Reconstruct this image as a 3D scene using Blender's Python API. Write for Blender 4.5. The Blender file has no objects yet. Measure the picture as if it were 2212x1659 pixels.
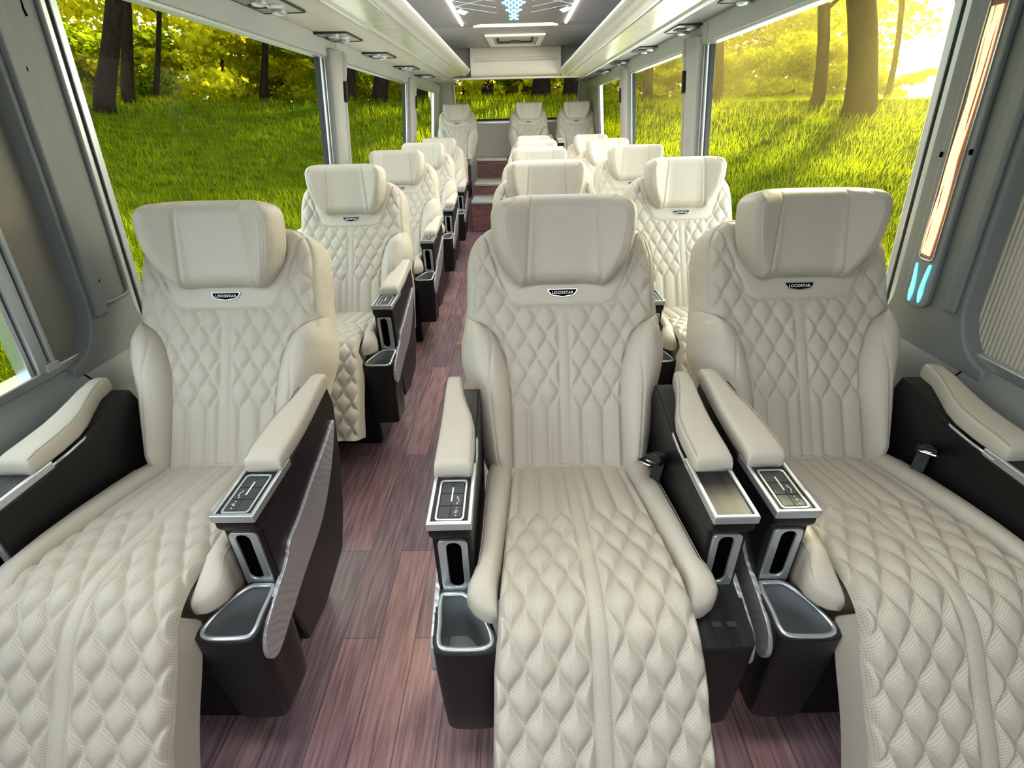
import bpy, bmesh, math, random
import numpy as np
from mathutils import Vector, Matrix
C = bpy.context.scene
col = C.collection
rnd = random.Random(7)
nr = np.random.RandomState(7)

# ------------------------------------------------------------------ camera, world, sun, fill lights, exposure
FPX, PITCH, YAW, ROLL, CAMZ = 1046.13, .502579, -.0174267, .0237051, 1.303562
def cam_axes():
    cp, sp, cy, sy = math.cos(PITCH), math.sin(PITCH), math.cos(YAW), math.sin(YAW)
    F = Vector((sy*cp, cy*cp, -sp)); R = Vector((cy, -sy, 0)); U = R.cross(F)
    return math.cos(ROLL)*R - math.sin(ROLL)*U, F, math.sin(ROLL)*R + math.cos(ROLL)*U
AR, AF, AU = cam_axes()
cd = bpy.data.cameras.new('camera'); cam = bpy.data.objects.new('camera', cd); col.objects.link(cam)
cam.matrix_world = Matrix(((AR.x, AU.x, -AF.x, 0), (AR.y, AU.y, -AF.y, 0), (AR.z, AU.z, -AF.z, CAMZ), (0, 0, 0, 1)))
cd.sensor_fit = 'HORIZONTAL'; cd.sensor_width = 36; cd.lens = FPX/2212*36; cd.clip_start = .02; cd.clip_end = 300
C.camera = cam
def ray(u, v): return AF + AR*((u-1106)/FPX) - AU*((v-829.5)/FPX)

C.view_settings.view_transform = 'Standard'; C.view_settings.look = 'None'
C.view_settings.exposure = 0.5; C.view_settings.gamma = 1; C.view_settings.use_curve_mapping = False
cy = C.cycles
cy.max_bounces = 6; cy.diffuse_bounces = 3; cy.glossy_bounces = 3; cy.transmission_bounces = 4; cy.transparent_max_bounces = 10
cy.caustics_reflective = False; cy.caustics_refractive = False; cy.sample_clamp_indirect = 4
cy.use_denoising = True; cy.use_adaptive_sampling = True; cy.adaptive_threshold = .09

w = bpy.data.worlds.new('sky'); C.world = w; w.use_nodes = True
nt = w.node_tree; bg = nt.nodes['Background']
tc = nt.nodes.new('ShaderNodeTexCoord'); vm = nt.nodes.new('ShaderNodeVectorMath'); vm.operation = 'DOT_PRODUCT'
SUN = ray(1985, -60).normalized()
SUNL = Vector((SUN.x, SUN.y, .62)).normalized()
vm.inputs[1].default_value = SUN
rp = nt.nodes.new('ShaderNodeValToRGB')
rp.color_ramp.elements[0].position = 0.0; rp.color_ramp.elements[0].color = (.80, .90, 1.0, 1)
rp.color_ramp.elements[1].position = 1.0; rp.color_ramp.elements[1].color = (4.2, 3.4, 1.6, 1)
e = rp.color_ramp.elements.new(.72); e.color = (1.05, 1.0, .8, 1)
nt.links.new(tc.outputs['Generated'], vm.inputs[0]); nt.links.new(vm.outputs['Value'], rp.inputs[0]); nt.links.new(rp.outputs[0], bg.inputs[0])
bg.inputs[1].default_value = 2.2

def lamp(name, kind, energy, color, loc=(0, 0, 0), direction=None, **kw):
    d = bpy.data.lights.new(name, kind); d.energy = energy; d.color = color
    for k, v in kw.items(): setattr(d, k, v)
    o = bpy.data.objects.new(name, d); col.objects.link(o); o.location = loc
    if direction is not None: o.rotation_euler = Vector(direction).to_track_quat('-Z', 'Y').to_euler()
    return o
lamp('sun', 'SUN', 24, (1, .86, .55), direction=-SUNL, angle=.06)
# added fill lamp behind the viewpoint for daylight assumed to enter by the windscreen
lamp('windscreen_fill', 'AREA', 1.5, (.95, .98, 1.0), (0, -1.3, 1.5), (0, 1, -.3), shape='RECTANGLE', size=2.1, size_y=1.1)
lamp('ceiling_panel_fill', 'AREA', 50, (1, .975, .94), (-.08, 3.95, 2.025), (0, 0, -1), shape='RECTANGLE', size=1.7, size_y=4.3)  # added fill light under the ceiling, brightens the rows further back
lamp('right_window_fill', 'AREA', 46, (1, .97, .90), (1.34, 3.8, .95), (-1, 0, .0), shape='RECTANGLE', size=4.6, size_y=.8)  # added area lamp outside the right panes, brightens the left seats and rack
lamp('left_window_fill', 'AREA', 8, (.96, 1, .97), (-1.36, 3.8, 1.02), (1, 0, .03), shape='RECTANGLE', size=4.6, size_y=.8)  # weaker area lamp added outside the left panes to fill the cabin
lamp('front_row_fill', 'AREA', 12, (1, .985, .96), (0, .22, 2.03), (0, -.05, -1), shape='RECTANGLE', size=2.0, size_y=.3, spread=2.2)  # unseen fill light added overhead to brighten the nearest leg rests

# ------------------------------------------------------------------ helpers
def tag(o, label=None, cat=None, group=None, kind=None):
    for k, v in (('label', label), ('category', cat), ('group', group), ('kind', kind)):
        if v: o[k] = v
    return o
def empty(name, loc, label, cat, group=None):
    o = bpy.data.objects.new(name, None); o.empty_display_size = .1; col.objects.link(o); o.location = loc
    return tag(o, label, cat, group)
def link(name, me, parent=None, mats=None):
    o = bpy.data.objects.new(name, me); col.objects.link(o)
    if parent is not None: o.parent = parent
    return o
class MB:
    def __init__(s): s.v = []; s.f = []; s.n = 0
    def add(s, V, F):
        V = np.asarray(V, float).reshape(-1, 3); s.v.append(V); s.f += [tuple(i+s.n for i in f) for f in F]; s.n += len(V); return s
    def box(s, x0, x1, y0, y1, z0, z1):
        V = [(x, y, z) for z in (z0, z1) for y in (y0, y1) for x in (x0, x1)]
        return s.add(V, [(0, 2, 3, 1), (4, 5, 7, 6), (0, 1, 5, 4), (2, 6, 7, 3), (0, 4, 6, 2), (1, 3, 7, 5)])
    def prism(s, poly, fn, a0, a1):
        n = len(poly); V = [fn(p, a0) for p in poly]+[fn(p, a1) for p in poly]
        return s.add(V, [tuple(range(n))[::-1], tuple(range(n, 2*n))]+[(i, (i+1) % n, n+(i+1) % n, n+i) for i in range(n)])
    def ring(s, outer, inner, fn, a0, a1):
        n = len(outer); V = [fn(p, a) for a in (a0, a1) for pl in (outer, inner) for p in pl]
        F = []
        for i in range(n):
            j = (i+1) % n
            F += [(i, j, n+j, n+i)[::-1], (2*n+i, 2*n+j, 3*n+j, 3*n+i), (i, j, 2*n+j, 2*n+i), (n+i, 3*n+i, 3*n+j, n+j)]
        return s.add(V, F)
    def loft(s, secs, cap=True, closed=True):
        m = len(secs[0]); V = np.concatenate([np.asarray(q, float) for q in secs]); F = []
        for k in range(len(secs)-1):
            for i in range(m if closed else m-1):
                j = (i+1) % m; F.append((k*m+i, k*m+j, (k+1)*m+j, (k+1)*m+i))
        if cap: F += [tuple(range(m))[::-1], tuple((len(secs)-1)*m+i for i in range(m))]
        return s.add(V, F)
    def tube(s, pts, r, n=8, closed=False, sx=1.0):
        P = [Vector(p) for p in pts]; secs = []; N = len(P)
        up = None
        for i in range(N):
            t = (P[(i+1) % N]-P[i-1]) if closed else (P[min(i+1, N-1)]-P[max(i-1, 0)])
            t.normalize()
            if up is None: up = Vector((0, 0, 1)) if abs(t.z) < .9 else Vector((1, 0, 0))
            a = t.cross(up).normalized(); b = a.cross(t).normalized(); up = b
            rr = r[i] if hasattr(r, '__len__') else r
            secs.append([P[i]+a*(math.cos(q)*rr*sx)+b*(math.sin(q)*rr) for q in [2*math.pi*k/n for k in range(n)]])
        if closed: secs.append(secs[0])
        return s.loft(secs, cap=not closed)
    def build(s, name, mat, parent=None, smooth=False, bevel=0, seg=2, sub=0):
        me = bpy.data.meshes.new(name); V = np.concatenate(s.v)
        me.from_pydata(V.tolist(), [], s.f); me.validate()
        b = bmesh.new(); b.from_mesh(me); bmesh.ops.recalc_face_normals(b, faces=b.faces); b.to_mesh(me); b.free()
        me.materials.append(mat)
        o = link(name, me, parent)
        if smooth: me.polygons.foreach_set('use_smooth', [True]*len(me.polygons))
        if bevel:
            m = o.modifiers.new('bevel', 'BEVEL'); m.width = bevel; m.segments = seg; m.limit_method = 'ANGLE'; m.angle_limit = .6
            me.polygons.foreach_set('use_smooth', [True]*len(me.polygons)); m.harden_normals = True
        if sub:
            m = o.modifiers.new('sub', 'SUBSURF'); m.levels = sub; m.render_levels = sub
        return o
def grid_mesh(name, V, Q, mat, UV=None):
    """V (n,3), Q (m,4) quads, shared mesh; UV per vertex in metres"""
    used = np.unique(Q); remap = np.full(len(V), -1); remap[used] = np.arange(len(used))
    V = V[used]; Q = remap[Q]
    me = bpy.data.meshes.new(name)
    me.vertices.add(len(V)); me.vertices.foreach_set('co', V.astype(np.float32).ravel())
    me.loops.add(Q.size); me.loops.foreach_set('vertex_index', Q.astype(np.int32).ravel())
    me.polygons.add(len(Q)); me.polygons.foreach_set('loop_start', np.arange(0, Q.size, 4, dtype=np.int32))
    me.polygons.foreach_set('use_smooth', np.ones(len(Q), bool))
    if UV is not None:
        l = me.uv_layers.new(name='UVMap'); l.data.foreach_set('uv', UV[used][Q.ravel()].astype(np.float32).ravel())
    me.update(calc_edges=True); me.validate(); me.materials.append(mat)
    return me
def grid_quads(nr_, nc, wrap=False):
    i, j = np.meshgrid(np.arange(nr_-1), np.arange(nc if wrap else nc-1), indexing='ij')
    j2 = (j+1) % nc
    return np.stack([i*nc+j, i*nc+j2, (i+1)*nc+j2, (i+1)*nc+j], -1).reshape(-1, 4)
def rrect(cx, cy_, w_, h, r, n=5):
    out = []
    for qx, qy, a in ((1, 1, 0), (-1, 1, 90), (-1, -1, 180), (1, -1, 270)):
        for k in range(n+1):
            t = math.radians(a+90*k/n); out.append((cx+qx*(w_/2-r)+r*math.cos(t), cy_+qy*(h/2-r)+r*math.sin(t)))
    return out
def smoothpoly(P, n=60):
    """closed Catmull-Rom through P"""
    P = np.asarray(P, float); m = len(P); out = []
    for i in range(m):
        a, b, c, d = P[i-1], P[i], P[(i+1) % m], P[(i+2) % m]
        for t in np.linspace(0, 1, max(2, n//m), endpoint=False):
            out.append(.5*(2*b+(c-a)*t+(2*a-5*b+4*c-d)*t*t+(3*b-a-3*c+d)*t**3))
    return [tuple(p) for p in out]
def spline(P, n):
    P = np.asarray(P, float); P = np.vstack([2*P[0]-P[1], P, 2*P[-1]-P[-2]]); out = []
    for i in range(1, len(P)-2):
        a, b, c, d = P[i-1:i+3]
        for t in np.linspace(0, 1, 24, endpoint=False):
            out.append(.5*(2*b+(c-a)*t+(2*a-5*b+4*c-d)*t*t+(3*b-a-3*c+d)*t**3))
    out.append(P[-2]); out = np.array(out)
    L = np.concatenate([[0], np.cumsum(np.linalg.norm(np.diff(out, axis=0), axis=1))])
    q = np.linspace(0, L[-1], n)
    return np.stack([np.interp(q, L, out[:, k]) for k in range(out.shape[1])], -1), q

# ------------------------------------------------------------------ materials
def mat(name, color, rough=.5, metal=0, spec=.5, coat=0, emit=None, estr=0, trans=0):
    m = bpy.data.materials.new(name); m.use_nodes = True; b = m.node_tree.nodes['Principled BSDF']
    b.inputs['Base Color'].default_value = (*color, 1); b.inputs['Roughness'].default_value = rough
    b.inputs['Metallic'].default_value = metal; b.inputs['Specular IOR Level'].default_value = spec
    b.inputs['Coat Weight'].default_value = coat
    if emit: b.inputs['Emission Color'].default_value = (*emit, 1); b.inputs['Emission Strength'].default_value = estr
    return m
def N(m, t, **kw):
    n = m.node_tree.nodes.new('ShaderNode'+t)
    for k, v in kw.items(): setattr(n, k, v)
    return n
def L(m, a, b): m.node_tree.links.new(a, b)
def bsdf(m): return m.node_tree.nodes['Principled BSDF']
def add_noise(m, scale, amount, dist=.001, col_var=0, stretch=None, coord='Object'):
    t = N(m, 'TexCoord'); n = N(m, 'TexNoise'); n.inputs['Scale'].default_value = scale; n.inputs['Detail'].default_value = 4
    src = t.outputs[coord]
    if stretch:
        mp = N(m, 'Mapping'); mp.inputs['Scale'].default_value = stretch; L(m, src, mp.inputs[0]); src = mp.outputs[0]
    L(m, src, n.inputs['Vector'])
    if amount:
        bp = N(m, 'Bump'); bp.inputs['Strength'].default_value = amount; bp.inputs['Distance'].default_value = dist
        L(m, n.outputs[0], bp.inputs['Height']); L(m, bp.outputs[0], bsdf(m).inputs['Normal'])
    if col_var:
        c = bsdf(m).inputs['Base Color'].default_value[:3]
        r = N(m, 'ValToRGB'); r.color_ramp.elements[0].position = .3; r.color_ramp.elements[1].position = .7
        r.color_ramp.elements[0].color = (*[max(0, q*(1-col_var)) for q in c], 1); r.color_ramp.elements[1].color = (*[min(1, q*(1+col_var)) for q in c], 1)
        L(m, n.outputs[0], r.inputs[0]); L(m, r.outputs[0], bsdf(m).inputs['Base Color'])
    return m
LEATHER = (.56, .518, .435)
M = {}
M['leather'] = add_noise(mat('cream_leather', LEATHER, .48, spec=.4), 260, .25, .0006, .04)
# perforated leather: rows of small dark holes, from UV in metres
m = M['perforated'] = mat('perforated_cream_leather', LEATHER, .52, spec=.4)
uv = N(m, 'TexCoord'); sp = N(m, 'SeparateXYZ'); L(m, uv.outputs['UV'], sp.inputs[0])
def mth(m, op, a, b=None, clamp=False):
    n = N(m, 'Math', operation=op); n.use_clamp = clamp
    for i, q in enumerate((a, b)):
        if q is None: continue
        if isinstance(q, (int, float)): n.inputs[i].default_value = q
        else: L(m, q, n.inputs[i])
    return n.outputs[0]
s1 = mth(m, 'SINE', mth(m, 'MULTIPLY', sp.outputs[0], 2*math.pi/.0044)); s2 = mth(m, 'SINE', mth(m, 'MULTIPLY', sp.outputs[1], 2*math.pi/.0044))
hole = mth(m, 'MULTIPLY', mth(m, 'SUBTRACT', mth(m, 'MULTIPLY', s1, s2), .55), 3.0, True)
mx = N(m, 'Mix', data_type='RGBA'); mx.inputs[6].default_value = (*LEATHER, 1); mx.inputs[7].default_value = (.36, .325, .27, 1)
L(m, hole, mx.inputs[0]); L(m, mx.outputs[2], bsdf(m).inputs['Base Color'])
bp = N(m, 'Bump'); bp.invert = True; bp.inputs['Strength'].default_value = .6; bp.inputs['Distance'].default_value = .001
L(m, hole, bp.inputs['Height']); L(m, bp.outputs[0], bsdf(m).inputs['Normal'])
M['stitch'] = mat('stitching_thread', (.42, .39, .33), .8)
M['black'] = add_noise(mat('black_satin_plastic', (.0075, .007, .0075), .42, spec=.35), 400, .1, .0004)
M['wood'] = add_noise(mat('dark_wood_veneer', (.016, .017, .019), .42, spec=.3), 60, 0, 0, .75, (1, .04, .04))
M['silver'] = mat('satin_silver_trim', (.62, .66, .68), .28, .75)
M['inlay'] = mat('silver_wave_inlay', (.48, .48, .51), .36, .5)
m = M['inlay']; t = N(m, 'TexCoord'); wv = N(m, 'TexWave', wave_type='BANDS', bands_direction='DIAGONAL'); wv.inputs['Scale'].default_value = 26; wv.inputs['Distortion'].default_value = 6
bp = N(m, 'Bump'); bp.inputs['Strength'].default_value = .22; bp.inputs['Distance'].default_value = .003
L(m, t.outputs['Object'], wv.inputs['Vector']); L(m, wv.outputs['Fac'], bp.inputs['Height']); L(m, bp.outputs[0], bsdf(m).inputs['Normal'])
M['chrome'] = mat('chrome', (.8, .8, .8), .12, 1)
M['liner'] = mat('grey_cup_liner', (.20, .22, .23), .35)
M['button'] = mat('charcoal_button', (.045, .05, .055), .45)
M['white'] = mat('white_print', (.9, .9, .9), .5)
M['void'] = mat('black_recess', (.002, .002, .002), .9, spec=0)
M['wall'] = add_noise(mat('grey_wall_plastic', (.205, .22, .22), .5), 900, .25, .0004)
M['post'] = add_noise(mat('warm_grey_post_plastic', (.36, .355, .34), .5), 900, .25, .0004)
M['header'] = add_noise(mat('pale_grey_header', (.47, .49, .49), .5), 900, .2, .0004)
M['channel'] = add_noise(mat('beige_service_channel', (.68, .655, .57), .45), 500, .15, .0004)
M['alu'] = mat('brushed_aluminium', (.66, .70, .72), .3, .8)
M['rubber'] = mat('black_rubber', (.02, .022, .022), .6)
M['ceil'] = add_noise(mat('charcoal_ceiling_fabric', (.27, .262, .255), .85), 1500, .3, .0004)
M['blind'] = add_noise(mat('taupe_blind_fabric', (.27, .255, .225), .9), 700, .4, .0005)
m = M['ribbed'] = mat('ribbed_blind_fabric', (.62, .58, .48), .9)
t = N(m, 'TexCoord'); wv = N(m, 'TexWave', wave_type='BANDS', bands_direction='Y'); wv.inputs['Scale'].default_value = 28
bp = N(m, 'Bump'); bp.inputs['Strength'].default_value = .8; bp.inputs['Distance'].default_value = .003
L(m, t.outputs['Object'], wv.inputs['Vector']); L(m, wv.outputs['Fac'], bp.inputs['Height']); L(m, bp.outputs[0], bsdf(m).inputs['Normal'])
M['rackpanel'] = add_noise(mat('glossy_rack_panel', (.92, .90, .80), .18, .3), 6, .25, .004, .12, (2, 6, 1))
M['rail'] = mat('pearl_rack_rail', (.78, .78, .76), .2, .3)
M['locker'] = mat('pale_beige_locker', (.78, .74, .65), .35)
M['rear'] = mat('rear_wall_beige', (.60, .575, .50), .45)
# planked floor
m = M['floor'] = mat('plum_brown_plank_floor', (.2, .1, .1), .24)
t = N(m, 'TexCoord'); mp = N(m, 'Mapping'); mp.inputs['Rotation'].default_value = (0, 0, math.pi/2)
br = N(m, 'TexBrick'); br.offset = .37; br.inputs['Scale'].default_value = 1; br.inputs['Mortar Size'].default_value = .0012; br.inputs['Brick Width'].default_value = .82; br.inputs['Row Height'].default_value = .098
br.inputs['Color1'].default_value = (.22, .15, .165, 1); br.inputs['Color2'].default_value = (.42, .235, .22, 1); br.inputs['Mortar'].default_value = (.11, .07, .08, 1); br.inputs['Bias'].default_value = -.25
L(m, t.outputs['Object'], mp.inputs[0]); L(m, mp.outputs[0], br.inputs['Vector'])
mp2 = N(m, 'Mapping'); mp2.inputs['Scale'].default_value = (70, 4, 1); nz = N(m, 'TexNoise'); nz.inputs['Scale'].default_value = 1.6; nz.inputs['Detail'].default_value = 6
L(m, t.outputs['Object'], mp2.inputs[0]); L(m, mp2.outputs[0], nz.inputs['Vector'])
r = N(m, 'ValToRGB'); r.color_ramp.elements[0].position = .3; r.color_ramp.elements[0].color = (.55, .55, .58, 1); r.color_ramp.elements[1].position = .7; r.color_ramp.elements[1].color = (1.25, 1.25, 1.3, 1)
L(m, nz.outputs[0], r.inputs[0]); mu = N(m, 'Mix', data_type='RGBA', blend_type='MULTIPLY'); mu.inputs[0].default_value = 1
L(m, br.outputs['Color'], mu.inputs[6]); L(m, r.outputs[0], mu.inputs[7]); L(m, mu.outputs[2], bsdf(m).inputs['Base Color'])
bp = N(m, 'Bump'); bp.inputs['Strength'].default_value = .15; bp.inputs['Distance'].default_value = .001; L(m, nz.outputs[0], bp.inputs['Height']); L(m, bp.outputs[0], bsdf(m).inputs['Normal'])
# glass: clear with a faint fresnel reflection
m = M['glass'] = bpy.data.materials.new('window_glass'); m.use_nodes = True; m.node_tree.nodes.clear()
o_ = N(m, 'OutputMaterial'); tr = N(m, 'BsdfTransparent'); tr.inputs[0].default_value = (.96, .98, .95, 1); gl = N(m, 'BsdfGlossy'); gl.inputs['Roughness'].default_value = .02
lw_ = N(m, 'LayerWeight'); lw_.inputs[0].default_value = .12; fr = N(m, 'Math', operation='MULTIPLY_ADD'); fr.inputs[1].default_value = .004; fr.inputs[2].default_value = .001; L(m, lw_.outputs['Facing'], fr.inputs[0]); ms = N(m, 'MixShader'); L(m, fr.outputs[0], ms.inputs[0]); L(m, tr.outputs[0], ms.inputs[1]); L(m, gl.outputs[0], ms.inputs[2]); L(m, ms.outputs[0], o_.inputs[0])
def emis(name, c, s): return mat(name, (0.8, .8, .8), .4, emit=c, estr=s)
M['led'] = emis('white_led', (1, .99, .96), 7); M['cyan'] = emis('cyan_led', (.0, .62, .85), 2.6); M['warm'] = emis('warm_fibre_light', (1, .50, .24), .95)
M['bluedot'] = emis('pale_blue_lens', (.10, .42, .85), 1.6); M['lattice'] = emis('blue_white_lattice', (.40, .55, .8), .6); M['cream_glow'] = emis('cream_light_strip', (1, .92, .6), 1.1)
M['clear'] = mat('clear_plastic', (.26, .17, .13), .1); M['lens'] = mat('reading_lamp_lens', (.85, .8, .72), .15)
M['plate'] = mat('grey_vent_plate', (.38, .37, .34), .35); M['darkplate'] = mat('black_vent_plate', (.03, .03, .032), .3)
M['bark'] = add_noise(mat('dark_bark', (.014, .009, .006), .95, spec=.1), 6, .8, .03, .5, (3, 3, .6))
def leafmat(name, c, tcol):
    m = bpy.data.materials.new(name); m.use_nodes = True; nd = m.node_tree; b = bsdf(m)
    b.inputs['Base Color'].default_value = (*c, 1); b.inputs['Roughness'].default_value = .9; b.inputs['Specular IOR Level'].default_value = .0
    tl = N(m, 'BsdfTranslucent'); tl.inputs[0].default_value = (*tcol, 1); ms = N(m, 'MixShader'); ms.inputs[0].default_value = .6
    oi = N(m, 'TexCoord'); nz = N(m, 'TexNoise'); nz.inputs['Scale'].default_value = .9; L(m, oi.outputs['Object'], nz.inputs['Vector'])
    hs = N(m, 'HueSaturation'); hs.inputs['Color'].default_value = (*tcol, 1); mr = N(m, 'MapRange'); mr.inputs[1].default_value = .3; mr.inputs[2].default_value = .7; mr.inputs[3].default_value = .55; mr.inputs[4].default_value = 1.4
    L(m, nz.outputs[0], mr.inputs[0]); L(m, mr.outputs[0], hs.inputs['Value']); L(m, hs.outputs[0], tl.inputs[0])
    L(m, b.outputs[0], ms.inputs[1]); L(m, tl.outputs[0], ms.inputs[2]); L(m, ms.outputs[0], nd.nodes['Material Output'].inputs[0])
    return m
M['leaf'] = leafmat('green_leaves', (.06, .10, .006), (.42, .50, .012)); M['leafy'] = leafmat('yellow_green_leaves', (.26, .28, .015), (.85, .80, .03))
M['grass'] = leafmat('grass_blades', (.028, .055, .002), (.44, .50, .004))
M['soil'] = add_noise(mat('grassy_ground', (.03, .05, .003), .95, spec=0), 2.5, .5, .05, .5)
# ------------------------------------------------------------------ captain seat
ZF = .07                                   # floor level
Y0 = .83                                   # seat origin: floor point under the cushion; profile below is written with y relative to it
def quilt(X, S, strip, w_, P, s0, amp, d0):
    """padded ogee pattern: height and distance to the nearest seam"""
    xa = np.abs(X)-strip; th = np.maximum(0, (S-s0))*2*np.pi/P
    d = np.abs(xa)
    for i in range(-1, 12):
        sg = 1 if i % 2 == 0 else -1
        xi = w_*(i+.62)+w_*.455*sg*np.cos(th); sl = w_*.455*np.sin(th)*2*np.pi/P*(S > s0)
        dd = np.abs(xa-xi)/np.sqrt(1+sl**2); d = np.where(xa > 0, np.minimum(d, np.where(xi > .002, dd, 9)), d)
    h = amp*(1-np.exp(-(d/d0)**1.15)); h = np.where(xa < 0, amp*.45*(1-np.exp(-np.abs(xa)/.003)), h)
    return h
def tabf(T):
    T = np.array(T); return lambda s: np.interp(s, T[:, 0], T[:, 1])
def smooth_tab(T):
    T = np.array(T); xs = np.linspace(T[0, 0], T[-1, 0], 400); ys = np.interp(xs, T[:, 0], T[:, 1])
    k = np.ones(17)/17; yp = np.pad(ys, 8, mode='edge'); ys2 = np.convolve(yp, k, 'valid'); ys2[:4] = ys[:4]; ys2[-4:] = ys[-4:]
    return lambda s: np.interp(s, xs, ys2)
def sm(a, b, x): t = np.clip((x-a)/(b-a), 0, 1); return t*t*(3-2*t)

def build_back():
    Wd = smooth_tab([(-.024, .10), (-.018, .150), (-.008, .182), (.01, .202), (.03, .211), (.068, .219), (.137, .233), (.22, .248), (.26, .259), (.30, .269), (.35, .269), (.39, .260), (.447, .252), (.54, .250), (.58, .246), (.61, .236), (.635, .216), (.650, .190), (.658, .16), (.664, .11)])
    s0_, s1_ = -.024, .664
    q = np.linspace(0, 1, 235); S1 = s0_+(s1_-s0_)*(q-np.sin(2*np.pi*q)*.06)
    a = np.linspace(-1, 1, 181); a = a*(1+.25*(1-a*a)*.6)
    A, S = np.meshgrid(a, S1); Wm = Wd(S); kb = abs(a[int(np.argmin(np.abs(a+.58)))])
    xb = np.interp(S, [0, .2, .26, .30, .33, .36, .38, .395, .41, .43], [.136, .137, .142, .150, .160, .174, .192, .214, .240, .280])
    # a grid column runs exactly along the bolster seam
    xc = np.where(S < .41, np.minimum(xb, .93*Wm), Wm*(.93+(kb-.93)*sm(.41, .50, S)))
    Aa = np.abs(A); X = np.sign(A)*np.where(Aa <= kb, xc*Aa/kb, xc+(Wm-xc)*(Aa-kb)/(1-kb))
    din = np.minimum(Wm-np.abs(X), np.minimum((S-s0_)*1.3+.0, (s1_-S)*1.3)); din = np.maximum(din, 0)
    R = .055; prof = np.sqrt(np.clip(1-(1-np.clip(din/R, 0, 1))**2, 0, 1))
    T = .075
    n = T*prof
    tb = np.clip((np.abs(X)-xb)/np.maximum(Wm-xb, .01), 0, 1)
    bol = (np.abs(X) > xb-1e-6) & (S < .43)
    n += np.where(bol, .036*np.sin(np.pi*np.clip(tb, 0, 1)**.75)*sm(.43, .34, S)*sm(-.02, .06, S), 0)*prof
    db = np.abs(np.abs(X)-xb)/np.sqrt(1+np.interp(S, [.25, .33, .36, .39, .42], [.1, .45, .8, 1.5, 1.8])**2)
    # yoke behind the headrest
    yb = .434; xk = np.interp(S, [yb, yb+.01, yb+.075, .60, .664], [.120, .132, .160, .190, .215])
    yoke = (S > yb+np.clip(np.abs(X)-.09, 0, 1)**2*6) & (np.abs(X) < xk)
    dy = np.minimum(np.abs(S-yb-np.clip(np.abs(X)-.09, 0, 1)**2*6)+np.where(np.abs(X) > xk, 9, 0), np.abs(np.abs(X)-xk)+np.where(S < yb, 9, 0))
    rim = .024
    dr = np.abs(din-rim)+np.where(S < .38, 9, 0)
    h = quilt(X, S, .013, .026, .0945, .168, .0095, .0065)
    inq = ~bol & ~yoke & ~((S > .38) & (din < rim))
    edge = np.minimum(np.minimum(db+np.where(S > .5, 9, 0), dy), np.minimum(dr, np.abs(din-.02)+np.where(S > 0.02, 9, 0)))
    h = np.where(inq, h*np.clip(edge/.005, 0, 1), .007*(1-np.exp(-edge/.004)))
    # seam inside the side bolster
    seam = np.abs(tb-.45*sm(.43, .2, S)*sm(-.01, .05, S)-.02); h = np.where(bol, h-.0028*np.exp(-(seam*.12/.003)**2), h)
    n = n+h*np.minimum(1, prof*1.5)
    lean = .022*np.clip(np.abs(X)/.25, 0, 1)**2*sm(.38, .52, S)
    n = n+lean*prof
    ny, nz_ = -.8406, .5417
    bY = .972+.5417*S-T*ny; bZ = .512+.8406*S-T*nz_
    front = np.stack([X, bY+n*ny-Y0, bZ+n*nz_], -1)
    nb = .05*np.sqrt(np.clip(1-(1-np.clip(din/.05, 0, 1))**2, 0, 1))
    back = np.stack([X, bY-nb*ny-Y0, bZ-nb*nz_], -1)[:, ::6]
    V = front.reshape(-1, 3); Q = grid_quads(*A.shape)
    UV = np.stack([X, S], -1).reshape(-1, 2)
    fc = lambda F: F.reshape(-1)[Q].mean(1)
    fb, fy = fc(bol.astype(float)) > .5, fc(yoke.astype(float)) > .5
    fx = fc(X)
    quiltm = grid_mesh('backrest', V, Q[~fb & ~fy], M['perforated'], UV)
    bl = grid_mesh('side_bolster', V, Q[fb & (fx < 0)], M['leather'], UV); brr = grid_mesh('side_bolster', V, Q[fb & (fx > 0)], M['leather'], UV)
    yk = grid_mesh('yoke_panel', V, Q[fy], M['leather'], UV)
    bk = grid_mesh('back_shell', back.reshape(-1, 3), grid_quads(*back.shape[:2])[:, ::-1], M['leather'])
    return quiltm, bl, brr, yk, bk
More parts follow.
